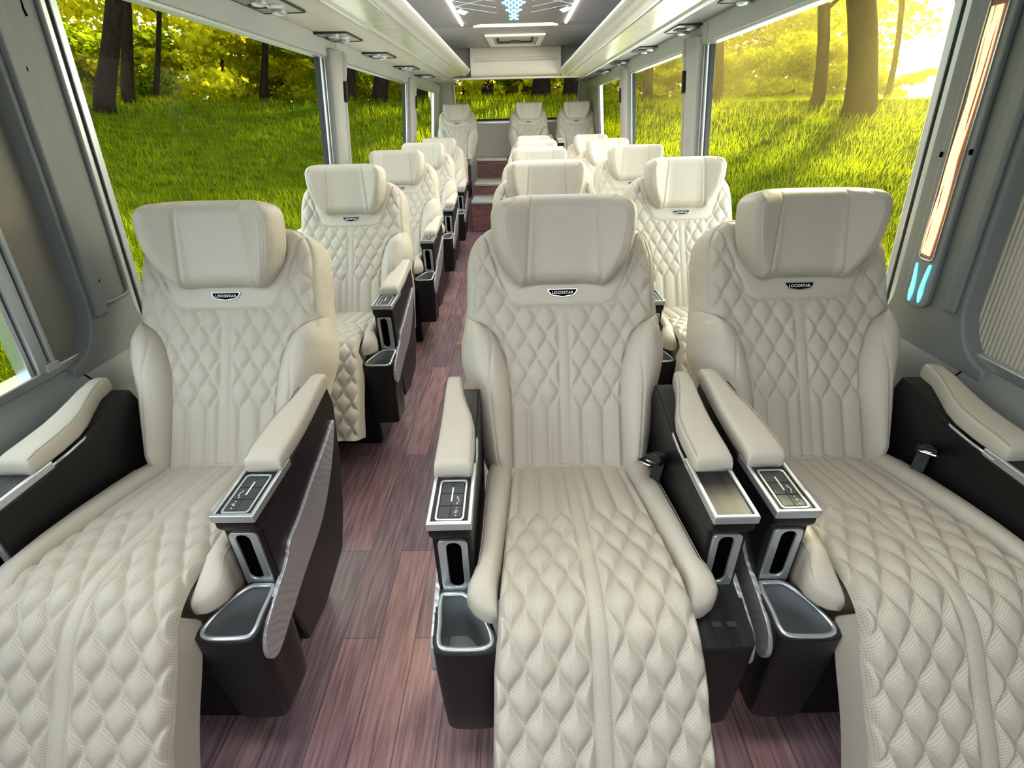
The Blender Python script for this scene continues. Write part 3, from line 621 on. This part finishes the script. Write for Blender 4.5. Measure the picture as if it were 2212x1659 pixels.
# right near post: decorative lamp strip with warm light fibres and blue feathers
lampo = empty('pillar_lamp', (1.0, 1.235, .85), 'long lit lamp strip with glowing warm fibres and blue ends on the near right post', 'lamp')
def lf(p, a): q = (1.2465+p[0], p[1]); x = wx(1, q[1], .030+a); return (x-1.0, q[0]-1.235, q[1]-.85)
def build_lamp():
    lean = lambda y, z: (y, z)
    MB().prism(rrect(0, 1.27, .088, .86, .03, 6), lf, 0, .014).build('housing', M['wall'], lampo, bevel=.004)
    MB().ring(rrect(-.002, 1.235, .050, .545, .014), rrect(-.002, 1.235, .044, .539, .011), lf, .013, .0175).build('tube_rim', M['chrome'], lampo, bevel=.001)
    MB().prism(rrect(-.002, 1.235, .046, .541, .012), lf, .013, .0145).build('tube_back', M['clear'], lampo)
    for k in range(9):
        z0_, z1_ = .975+.006*rnd.random(), 1.485
        ph, am, bs = rnd.random()*6.28, .004+.004*rnd.random(), -.012+.024*k/8
        pts = [lf((bs*(1-.35*(z-z0_)/(z1_-z0_))-.002+am*math.sin(ph+(z-z0_)*(9+3*(k % 3))), z), .018) for z in np.linspace(z0_, z1_, 26)]
        MB().tube(pts, .0019, 5).build('light_fibre', M['warm'], lampo, smooth=True)
    for dx, zz in ((-.016, .905), (.016, .900), (-.016, 1.60), (.016, 1.595)):
        pl = smoothpoly([(dx, zz-.052), (dx+.007, zz-.03), (dx+.006, zz), (dx+.003+.008*np.sign(dx)*.6, zz+.045), (dx+.010*np.sign(dx)*.6-.003, zz+.045), (dx-.005, zz), (dx-.006, zz-.03)], 40)
        MB().prism(pl, lf, .013, .017).build('blue_feather_light', M['cyan'], lampo, bevel=.001)
    for p in ((-.041, 1.215), (.041, 1.205)): MB().prism(rrect(p[0], p[1], .006, .012, .003), lf, .013, .018).build('screw', M['void'], lampo)
build_lamp()

# ------------------------------------------------------------------ luggage racks with service channels
def rack(sd):
    s_ = 'left' if sd < 0 else 'right'
    r = empty('luggage_rack', (sd*.8, 3, 1.7), 'long open luggage rack with glossy underside along the %s windows' % s_, 'luggage rack', 'overhead luggage racks')
    f = lambda p, a: (sd*p[0]-sd*.8, a-3, p[1]-1.7)
    xo = 1.10 if sd < 0 else 1.04; dx = 0 if sd < 0 else .03; dz = 0 if sd < 0 else -.025
    y0_, y1_ = -1.4, 6.52
    ch = [(xo, 1.716), (xo, 1.727), (.74+dx, 1.735+dz), (.74+dx, 1.722+dz), (.86, 1.712)]
    MB().prism(ch, f, y0_, y1_+.75).build('service_channel', M['channel'] if sd < 0 else M['wall'], r)
    MB().prism([(.752+dx, 1.733+dz), (.752+dx, 1.715+dz), (.742+dx, 1.709+dz), (.728+dx, 1.711+dz), (.722+dx, 1.722+dz), (.722+dx, 1.735+dz)], f, y0_, y1_+.1).build('lower_trim', M['rail'], r, bevel=.003)
    MB().prism([(.724+dx, 1.722+dz), (.60+dx*.5, 1.738+dz), (.60+dx*.5, 1.750+dz), (.724+dx, 1.735+dz)], f, y0_, y1_).build('underside_panel', M['rackpanel'], r)
    rl = []
    cx, cz = .553, 1.768+dz
    for k in range(24):
        t = 2*math.pi*k/24; a_, b_ = .056, .027
        u_, v_ = a_*math.cos(t), b_*math.sin(t); an = math.radians(-32); rl.append((cx+u_*math.cos(an)-v_*math.sin(an)*1, cz+u_*math.sin(an)+v_*math.cos(an)))
    MB().prism(rl, f, y0_, y1_+.03).build('front_rail', M['rail'], r, smooth=False, bevel=.002)
    MB().prism([(xo, 1.735), (xo, 1.75), (.60, 1.765+dz), (.60, 1.750+dz)], f, y0_, y1_).build('shelf', M['wall'], r)
    MB().prism([(xo, 1.74), (.60, 1.755+dz), (.62, 1.80+dz), (xo, 2.03)], f, y1_-.02, y1_).build('end_panel', M['ceil'], r)
    return r
rack(-1); rack(1)
# service units: reading lamp, air nozzles, speaker grille on each side
def service_unit(sd, x, y, wx_, ly, label):
    t = empty('overhead_service_panel', (x, y, 1.7165), label, 'service panel', 'reading light and air nozzle panels')
    dark = sd > 0; f = lambda p, a: (p[0], p[1], a)
    MB().prism(rrect(0, 0, wx_, ly, .012), f, -.010, .0).build('plate', M['darkplate' if dark else 'plate'], t, bevel=.002)
    MB().ring(rrect(0, 0, wx_+.012, ly+.012, .014), rrect(0, 0, wx_-.004, ly-.004, .010), f, -.0125, -.002).build('plate_rim', M['darkplate' if dark else 'rubber'], t, bevel=.001)
    for dy in (-ly*.30, ly*.30):
        MB().loft([[(r_*math.cos(q), dy+r_*math.sin(q), z) for q in np.linspace(0, 6.283, 17)[:-1]] for r_, z in ((.030, -.008), (.030, -.020), (.024, -.026), (.014, -.028))]).build('air_nozzle', M['silver'], t, smooth=False, bevel=.002)
    MB().loft([[(wx_*.18+r_*math.cos(q), r_*math.sin(q), z) for q in np.linspace(0, 6.283, 17)[:-1]] for r_, z in ((.026, -.008), (.026, -.014), (.016, -.018))]).build('reading_lamp', M['lens'], t, bevel=.001)
    g = MB()
    for k in range(4): g.box(-wx_*.40, -wx_*.12, -.035+k*.02, -.027+k*.02, -.014, -.008)
    g.build('speaker_slots', M['rubber'], t)
    MB().box(-wx_*.02-.014, -wx_*.02+.014, -.05, .05, -.013, -.008).build('switch_row', M['button' if dark else 'silver'], t, bevel=.002)
ORD = ['nearest', 'second', 'third', 'fourth', 'fifth', 'last']
for k, y in enumerate([2.36, 3.22, 4.12, 5.10, 6.08]): service_unit(-1, -.955, y, .17, .30, '%s pale grey reading light and air panel under the left rack' % ORD[k])
for k, y in enumerate([2.42, 3.25, 4.15, 5.08, 5.98]): service_unit(1, .945, y, .17, .28, '%s black reading light and air panel under the right rack' % ORD[k])
# cool ambient light strip along the right rack trim
tag(MB().box(.750+.03, .762+.03, .8, 6.4, 1.692, 1.698).build('ambient_light_strip', emis('ambient_cyan_led', (.38, .80, .72), 1.1)), 'thin pale cyan light strip along the right rack trim', 'light strip')

# ------------------------------------------------------------------ ceiling lights
cp = empty('ceiling_light_panel', (0, 3.4, 2.039), 'lit ceiling panel with crossing blue-white lattice lines above the aisle', 'ceiling panel')
MB().box(-.44, .44, -1.8, 1.85, -.004, 0).build('panel', M['ceil'], cp)
lat = MB()
for s_ in (-1, 1):
    for k in range(16):
        for dirn in (1, -1):
            p0 = np.array([.44, -2.2+k*.22*1.0]); d_ = np.array([-1, .95*dirn]); d_ = d_/np.linalg.norm(d_)
            Lh = .42 if dirn > 0 else .34
            a_, b_ = p0, p0+d_*Lh
            if min(a_[1], b_[1]) < -1.8 or max(a_[1], b_[1]) > 1.84: continue
            nrm = np.array([-d_[1], d_[0]])*.0032
            q = [a_-nrm, b_-nrm*.6, b_+nrm*.6, a_+nrm]
            lat.prism([(s_*x, y) for x, y in q], lambda p, a: (p[0], p[1], a), -.0055, -.0035)
lat.build('lattice', M['lattice'], cp)
for s_, nm in ((-1, 'left'), (1, 'right')):
    tag(MB().box(s_*.46-.011, s_*.46+.011, 1.6, 5.30, 2.026, 2.0395).build('light_strip', M['led'], bevel=.003), 'white light strip along the %s edge of the ceiling panel' % nm, 'light strip', 'ceiling light strips')
    for y in (4.66, 3.3):
        if y < 4: continue
        d_ = empty('downlight', (s_*.395, y, 2.0345), 'small diamond-shaped white downlight at the %s of the ceiling panel' % nm, 'downlight', 'ceiling downlights')
        MB().ring([(.055, 0), (0, .16), (-.055, 0), (0, -.12)], [(.042, 0), (0, .125), (-.042, 0), (0, -.092)], lambda p, a: (p[0], p[1], a), -.010, 0).build('bezel', M['silver'], d_, bevel=.002)
        MB().prism([(.043, 0), (0, .128), (-.043, 0), (0, -.094)], lambda p, a: (p[0], p[1], a), -.006, 0).build('lens', M['led'], d_)
dots = empty('light_cluster', (0, 4.7, 2.034), 'tapering cluster of round pale blue lights in the ceiling centre', 'light cluster')
rows = [(4.30, 3), (4.385, 4), (4.47, 3), (4.56, 2), (4.66, 3), (4.74, 2), (4.83, 1), (4.90, 2), (4.97, 1), (5.05, 2)]
for y, n in rows:
    for k in range(n):
        x = (k-(n-1)/2)*.046
        MB().loft([[(x+r_*math.cos(q), y-4.7+r_*1.5*math.sin(q), z) for q in np.linspace(0, 6.283, 15)[:-1]] for r_, z in ((.019, 0), (.019, -.004), (.013, -.008))]).build('blue_lens', M['bluedot'], dots)
tag(MB().prism([(-.37, 5.40), (.40, 5.40), (.34, 5.33), (-.30, 5.33)], lambda p, a: (p[0], p[1], a), 2.026, 2.0395).build('cove_light', M['cream_glow'], bevel=.002), 'warm cream cove light across the rear end of the ceiling panel', 'cove light')

# ------------------------------------------------------------------ rear: return-air panel, locker, wall, window, steps
struct(MB().prism([(5.42, 2.042), (6.62, 2.004), (6.62, 2.06), (5.42, 2.06)], lambda p, a: (a, p[0], p[1]), -1.05, 1.0).build('trim_40', M['rear'] if False else M['post'], bevel=.004), 'grey brown panel at the rear end of the ceiling')
gr_ = empty('return_air_grille', (.01, 6.16, 2.017), 'pale framed return-air grille in the ceiling above the rear locker', 'grille')
zs = lambda y: -.0317*y
fg = lambda p, a: (p[0], p[1], zs(p[1])+a)
MB().ring([(-.30, -.33), (.30, -.33), (.27, .30), (-.27, .30)], [(-.235, -.26), (.235, -.26), (.215, .25), (-.215, .25)], fg, -.020, .01).build('frame', M['locker'], gr_, bevel=.004)
MB().prism([(-.236, -.262), (.236, -.262), (.216, .252), (-.216, .252)], fg, -.004, .008).build('opening', M['plate'], gr_)
MB().ring([(-.19, -.26), (.19, -.26), (.19, .12), (-.19, .12)], [(-.165, -.24), (.165, -.24), (.165, .07), (-.165, .07)], fg, -.014, -.004).build('inner_duct', M['rubber'], gr_, bevel=.003)
MB().loft([[(.06*math.cos(q)*s_, .05+.05*math.sin(q)*s_, -.010*k) for q in np.linspace(0, 6.283, 17)[:-1]] for k, s_ in ((0, 1), (1, 1), (1.6, .6))]).build('fan_hub', M['darkplate'], gr_)
lk = empty('rear_locker', (.01, 6.62, 1.70), 'pale beige locker with two grooves over the rear window', 'locker')
prof = [(0, .300), (.012, .305), (.03, .25), (.034, .205), (.040, .203), (.036, .198), (.046, .170), (.052, .168), (.048, .162), (.05, .10), (.03, .045), (.0, .022)]
fl = lambda p, a: (a, -p[0]+.02, p[1])
MB().prism(prof+[(-1.2, .12), (-1.2, .300)], fl, -.485, .490).build('locker_front', M['locker'], lk, bevel=.004)
for s_ in (-1, 1):
    MB().prism([(-.03, .305), (.02, .305), (.075, .12), (.06, .05), (.0, .0), (-.05, .0)], fl, *sorted((s_*.487+.0025, s_*.517+.0025))).build('side_cheek', M['locker'], lk, bevel=.006)
    MB().prism([(-.10, .33), (-.02, .33), (.02, .06), (-.10, .02)], fl, *sorted((s_*.52, s_*1.03))).build('side_infill', M['ceil'], lk)
MB().box(-.72, .74, -.05, .02, -.004, .018).build('underside_lip', M['locker'], lk, bevel=.010)
# rear wall with its window opening
rw = MB()
rw.box(-1.2, 1.15, YB, YB+.08, 0, 1.275); rw.box(-1.2, 1.15, YB, YB+.08, 1.79, 2.08)
rw.box(-1.2, -.862, YB, YB+.08, 1.275, 1.79); rw.box(.905, 1.15, YB, YB+.08, 1.275, 1.79)
struct(rw.build('wall_back', M['rear']), 'beige rear wall around the rear window')
struct(MB().box(-.87, .915, YB+.03, YB+.036, 1.265, 1.80).build('window_9', M['glass']), 'wide rear window behind the last row')
struct(MB().box(-.862, .905, YB-.004, YB+.03, 1.272, 1.297).build('trim_41', M['rubber'], bevel=.003), 'dark rubber strip under the rear window')
struct(MB().box(-.90, .94, YB-.012, YB, 1.236, 1.262).build('trim_42', M['alu'], bevel=.003), 'bright strip on the rear wall under the window')
for x in (-.862, .905): struct(MB().box(x-.014, x+.014, YB-.012, YB+.03, 1.30, 1.79).build('trim_43', M['header'], bevel=.004), 'light jamb of the rear window')
# platform for the last row and the aisle steps
struct(MB().box(-1.22, -.549, 6.22, YB, .0, PLAT+ZF).build('trim_44', M['floor']), 'raised rear platform left of the steps')
struct(MB().box(-.125, 1.17, 6.22, YB, .0, PLAT+ZF).build('trim_45', M['floor']), 'raised rear platform right of the steps')
M['riser'] = add_noise(mat('brown_riser_vinyl', (.21, .10, .09), .4), 5, .1, .001, .45, (1, 1, 9))
def step(y, z0, z1, dep, label):
    t = empty('step', (-.29, y, z0), label, 'step', 'rear steps')
    h = z1-z0
    MB().box(-.255, .165, 0, dep, 0, h-.006).build('riser', M['riser'], t)
    MB().box(-.256, .166, .012, dep, h-.006, h).build('tread', M['header'], t)
    MB().box(-.256, .166, -.012, .024, h-.026, h+.002).build('nosing', M['alu'], t, bevel=.004)
step(6.15, ZF, .425, YB-6.15, 'lowest and tallest brown step at the end of the aisle')
step(6.76, .425, .56, YB-6.76, 'middle brown step with pale tread at the aisle end')
step(7.42, .56, .806, YB-7.42, 'topmost step below the beige rear wall')
# plastic clip lying in the cup of the nearest middle seat
tc_ = empty('plastic_clip', (SX['M'][0]-.236, .560, .3945), 'small grey plastic clip lying in the cup holder of the nearest middle seat', 'clip')
MB().ring(rrect(.012, -.010, .026, .026, .0128), rrect(.012, -.010, .012, .012, .0058), lambda p, a: (p[0], p[1], a), 0, .006).build('eye', M['plate'], tc_, bevel=.0015)
MB().prism(smoothpoly([(.004, -.004), (-.016, .012), (-.026, .012), (-.028, .004), (-.020, -.004), (-.008, -.004), (-.004, -.016), (.004, -.018)], 40), lambda p, a: (p[0], p[1], a), 0, .005).build('arm', M['plate'], tc_, bevel=.001)
# ------------------------------------------------------------------ the meadow and the wood outside
GZ = -.95
def rise(ang):                              # height of the far edge of the meadow by bearing (0 = straight behind the bus, + = right)
    return np.interp(ang, [-1.6, -.9, -.3, 0, .3, .9, 1.6], [2.25, 2.15, 2.0, 2.0, 1.7, 1.35, 1.2])
def ground(x, y):
    d = np.maximum(np.abs(x)-1.4, y-8.2); d = np.maximum(d, 0); r = np.hypot(np.maximum(np.abs(x)-1.4, 0), np.maximum(y-8.2, 0))
    ang = np.arctan2(x, np.maximum(y, .1)); t = np.clip(r/15., 0, 5)
    return GZ+(rise(ang)-GZ)*np.minimum(t**.9, 1.0)+np.maximum(t-1, 0)*.12+.05*np.sin(x*1.1+y*.7)*np.clip(r/4, 0, 1)
xs = np.concatenate([np.linspace(-75, -16, 40), np.linspace(-15, 15, 61), np.linspace(16, 75, 40)]); ys = np.concatenate([np.linspace(-14, 20, 60), np.linspace(21, 90, 40)])
Xg, Yg = np.meshgrid(xs, ys); Zg = ground(Xg, Yg)
go = link('ground', grid_mesh('ground', np.stack([Xg, Yg, Zg], -1).reshape(-1, 3), grid_quads(*Xg.shape), M['soil']))
struct(go, 'grassy meadow ground rising to the trees outside the bus')
def blades(n, rmin, rmax, sect, hmin, hmax, wd):
    """grass tufts as narrow bent blades inside a sector beyond the bus walls"""
    r = rmin*(rmax/rmin)**nr.rand(n)
    a = nr.uniform(*sect, n); x = 0.0+np.sin(a)*r; y = 2.2+np.cos(a)*r
    ok = ~((np.abs(x) < 1.7) & (y < 8.6)); x, y, r = x[ok], y[ok], r[ok]; k = len(x)
    z = ground(x, y); h = nr.uniform(hmin, hmax, k)*(.6+.4*np.minimum(r/8, 2)); ww = wd*(.5+.5*nr.rand(k))*np.maximum(1, r/11)
    th = nr.uniform(0, 6.283, k); ph = nr.uniform(0, 6.283, k); bd = h*nr.uniform(.2, .8, k)
    ax, ay = np.cos(th)*ww, np.sin(th)*ww; lx, ly = np.cos(ph)*bd, np.sin(ph)*bd
    V = np.stack([np.stack([x-ax, y-ay, z-.02], -1), np.stack([x+ax, y+ay, z-.02], -1), np.stack([x+ax*.7+lx*.4, y+ay*.7+ly*.4, z+h*.6], -1), np.stack([x-ax*.7+lx*.4, y-ay*.7+ly*.4, z+h*.6], -1), np.stack([x+ax*.12+lx, y+ay*.12+ly, z+h], -1), np.stack([x-ax*.12+lx, y-ay*.12+ly, z+h], -1)], 1)
    i = np.arange(k)[:, None]*6
    return V.reshape(-1, 3), np.concatenate([i+[0, 1, 2, 3], i+[3, 2, 4, 5]])
Vs, Qs, off = [], [], 0
for args in ((120000, 2.2, 26, (-1.75, -.20), .07, .17, .0042), (100000, 2.2, 26, (.18, 1.6), .07, .17, .0042), (14000, 7, 30, (-.22, .22), .10, .2, .005)):
    V, Q = blades(*args); Vs.append(V); Qs.append(Q+off); off += len(V)
g_ = link('meadow_grass', grid_mesh('meadow_grass', np.concatenate(Vs), np.concatenate(Qs), M['grass']))
tag(g_, 'sunlit long meadow grass growing all round the bus', 'grass', kind='stuff')

def leaf_cloud(n, blobs, size):
    """leaf quads scattered through ellipsoid blobs (cx,cy,cz,rx,ry,rz)"""
    B = np.array(blobs); wts = (B[:, 3]*B[:, 4]*B[:, 5])**.7; idx = nr.choice(len(B), n, p=wts/wts.sum())
    d = nr.randn(n, 3); d /= np.linalg.norm(d, axis=1, keepdims=True); d *= (nr.rand(n, 1)**.45)
    P = B[idx, :3]+d*B[idx, 3:]
    u = nr.randn(n, 3); u /= np.linalg.norm(u, axis=1, keepdims=True); v = np.cross(u, nr.randn(n, 3)); v /= np.linalg.norm(v, axis=1, keepdims=True)
    s_ = size*nr.uniform(.6, 1.3, (n, 1))
    V = np.stack([P-u*s_, P+v*s_*.6, P+u*s_, P-v*s_*.6], 1).reshape(-1, 3)
    return V, np.arange(4*n).reshape(-1, 4)
def crown(seed, n, h0, h1, rad, size, nb=16):
    r_ = random.Random(seed); bl = []
    for k in range(nb):
        a = r_.random()*6.28; q = rad*r_.random()**.6; z = h0+(h1-h0)*r_.random(); s_ = rad*(.28+.25*r_.random())
        bl.append((q*math.cos(a), q*math.sin(a), z, s_*1.2, s_*1.2, s_*.62))
    return leaf_cloud(n, bl, size)
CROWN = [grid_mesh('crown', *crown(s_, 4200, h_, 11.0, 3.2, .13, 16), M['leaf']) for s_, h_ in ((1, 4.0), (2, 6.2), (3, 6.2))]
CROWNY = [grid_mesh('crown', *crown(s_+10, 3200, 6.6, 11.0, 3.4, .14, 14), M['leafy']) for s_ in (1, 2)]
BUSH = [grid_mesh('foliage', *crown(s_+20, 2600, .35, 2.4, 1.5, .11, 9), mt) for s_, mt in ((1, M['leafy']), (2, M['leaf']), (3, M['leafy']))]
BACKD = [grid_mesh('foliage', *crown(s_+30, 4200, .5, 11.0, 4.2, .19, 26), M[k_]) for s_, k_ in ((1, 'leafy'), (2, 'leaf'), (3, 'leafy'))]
def ground_at(u, v, D):
    d = ray(u, v); h = math.hypot(d.x, d.y); p = d*(D/h); return p.x, p.y
def trunk(name_parent, R, H, lean, wob):
    pts = [(lean*(max(z, 0)/8)**1.1+wob*math.sin(z*.8), wob*.6*math.cos(z*.6)-wob*.6, z) for z in np.linspace(-.4, H, 14)]
    rr = [R*(1.35 if z < .0 else 1.12 if z < .5 else 1)*(1-.045*z) for z in np.linspace(-.4, H, 14)]
    mb = MB().tube(pts, rr, 12)
    for k in range(3):
        z = 2.6+1.3*k; a = rnd.random()*6.28; b0 = (lean*(z/8)**1.1+wob*math.sin(z*.8), wob*.6*math.cos(z*.6)-wob*.6, z)
        mb.tube([b0, (b0[0]+.8*math.cos(a), b0[1]+.8*math.sin(a), z+.5), (b0[0]+1.8*math.cos(a), b0[1]+1.8*math.sin(a), z+1.5)], [R*.35, R*.25, R*.10], 6)
    return mb.build('trunk', M['bark'], name_parent, smooth=True)
TREES = [  # pixel column of the trunk foot, distance, trunk width in pixels, lean, crown kind (-1 none), label
 (222, 20, 34, .5, 0, 'thick dark curving tree through the near left window, leftmost trunk'),
 (283, 22, 22, -.5, 1, 'dark tree second from the left through the near left window'),
 (343, 24, 10, -.1, 0, 'thin dark tree third from the left through the near left window'),
 (480, 27, 7, 0, 1, 'very thin sapling in the middle of the near left window'),
 (571, 25, 14, 0, 1, 'slim dark tree beside the left middle post'),
 (757, 24, 27, 0, 1, 'thick straight dark tree on the left of the second left window'),
 (822, 24, 29, .2, 2, 'thick straight dark tree on the right of the second left window'),
 (902, 25, 42, 0, 1, 'very thick dark tree filling the third left window'),
 (1006, 30, 14, 0, 1, 'slim dark tree at the left end of the rear window'),
 (1052, 28, 25, 0, 2, 'dark tree left of centre in the rear window'),
 (1168, 27, 37, 0, 2, 'thick dark tree above the middle rear seat in the rear window'),
 (1233, 26, 34, 0, 1, 'thick dark tree at the right end of the rear window'),
 (1395, 24, 20, 0, 3, 'brown tree in the middle right window'),
 (1546, 24, 18, 0, 4, 'brown tree beside the right middle post'),
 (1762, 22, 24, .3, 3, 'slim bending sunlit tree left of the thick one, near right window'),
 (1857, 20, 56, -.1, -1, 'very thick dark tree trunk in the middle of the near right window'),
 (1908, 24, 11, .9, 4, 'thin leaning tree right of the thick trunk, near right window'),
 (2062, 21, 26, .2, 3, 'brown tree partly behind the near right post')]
for u, D, wpx, lean, ck, lb in TREES:
    x, y = ground_at(u, 240, D); p = Vector((x, y, 0)); dep = Vector((x, y, 0)).dot(AF)
    ca = (Vector((x, y, 0)).normalized()).dot(AF.normalized())
    R = wpx/FPX*dep*.5*1.0
    zb_ = float(ground(np.array(x), np.array(y)))
    t = empty('tree', (x, y, zb_), lb, 'tree', 'trees beyond the meadow')
    tp = ray(u+lean*40, -10); tp = tp*(D*D/(tp.x*x+tp.y*y)); hh = CAMZ+tp.z-zb_
    lean = (tp.x*y-tp.y*x)/D/(hh/8)**1.1
    # lean is sideways as seen from the bus
    t.rotation_euler.z = math.atan2(-x, y)
    trunk(t, R, 9.5, lean, .10)
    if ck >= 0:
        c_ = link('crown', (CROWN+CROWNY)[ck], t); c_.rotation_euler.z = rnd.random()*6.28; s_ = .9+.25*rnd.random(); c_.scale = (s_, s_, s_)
        c_.location.z = .3
def plants(name, meshes, n, a0, a1, D0, D1, s0, s1, label, cat, group):
    for k in range(n):
        a = a0+(a1-a0)*(k+.5*rnd.random()+.25)/n; D = D0+(D1-D0)*rnd.random()
        x, y = D*math.sin(a), D*math.cos(a)+1
        o = link(name, meshes[k % len(meshes)]); o.location = (x, y, float(ground(np.array(x), np.array(y)))-.1)
        o.rotation_euler.z = rnd.random()*6.28; q = s0+(s1-s0)*rnd.random(); o.scale = (q*1.15, q*1.15, q)
        tag(o, label, cat, group)
plants('shrub', BUSH, 30, -1.55, -.10, 25, 29, .6, 1.25, 'low leafy bush at the edge of the wood, seen through the left windows', 'bush', 'bushes along the left edge of the wood')
plants('shrub', BUSH, 8, -.10, .14, 30, 34, .6, 1.1, 'low leafy bush at the edge of the wood behind the bus', 'bush', 'bushes behind the rear window')
plants('shrub', [BUSH[0], BUSH[2]], 16, .14, .62, 27, 31, .5, 1.0, 'low sunlit bush at the edge of the wood, seen through the right windows', 'bush', 'bushes along the right edge of the wood')
plants('background_tree', BACKD, 22, -1.6, -.08, 34, 44, .85, 1.3, 'bright yellow-green tree deep in the wood on the left', 'tree', 'far trees on the left')
plants('background_tree', BACKD, 7, -.10, .16, 38, 48, .9, 1.3, 'bright yellow-green tree deep in the wood behind the bus', 'tree', 'far trees behind the bus')
plants('background_tree', BACKD[::2], 8, .14, .55, 34, 46, .85, 1.25, 'bright yellow-green tree deep in the wood on the right', 'tree', 'far trees on the right')

# golden haze hanging between the trees on the sunny side
hm = bpy.data.materials.new('sunlit_haze'); hm.use_nodes = True; hm.node_tree.nodes.clear()
ho = N(hm, 'OutputMaterial'); hv = N(hm, 'VolumeScatter'); hv.inputs['Color'].default_value = (1, .83, .26, 1); hv.inputs['Density'].default_value = .0075; hv.inputs['Anisotropy'].default_value = .62
L(hm, hv.outputs[0], ho.inputs['Volume'])
hz = MB().box(3.2, 42, 1.5, 48, -2, 13).build('haze', hm); tag(hz, 'golden sunlit haze between the trees right of the bus', 'haze', kind='stuff')
cy.volume_bounces = 0; cy.volume_step_rate = 4
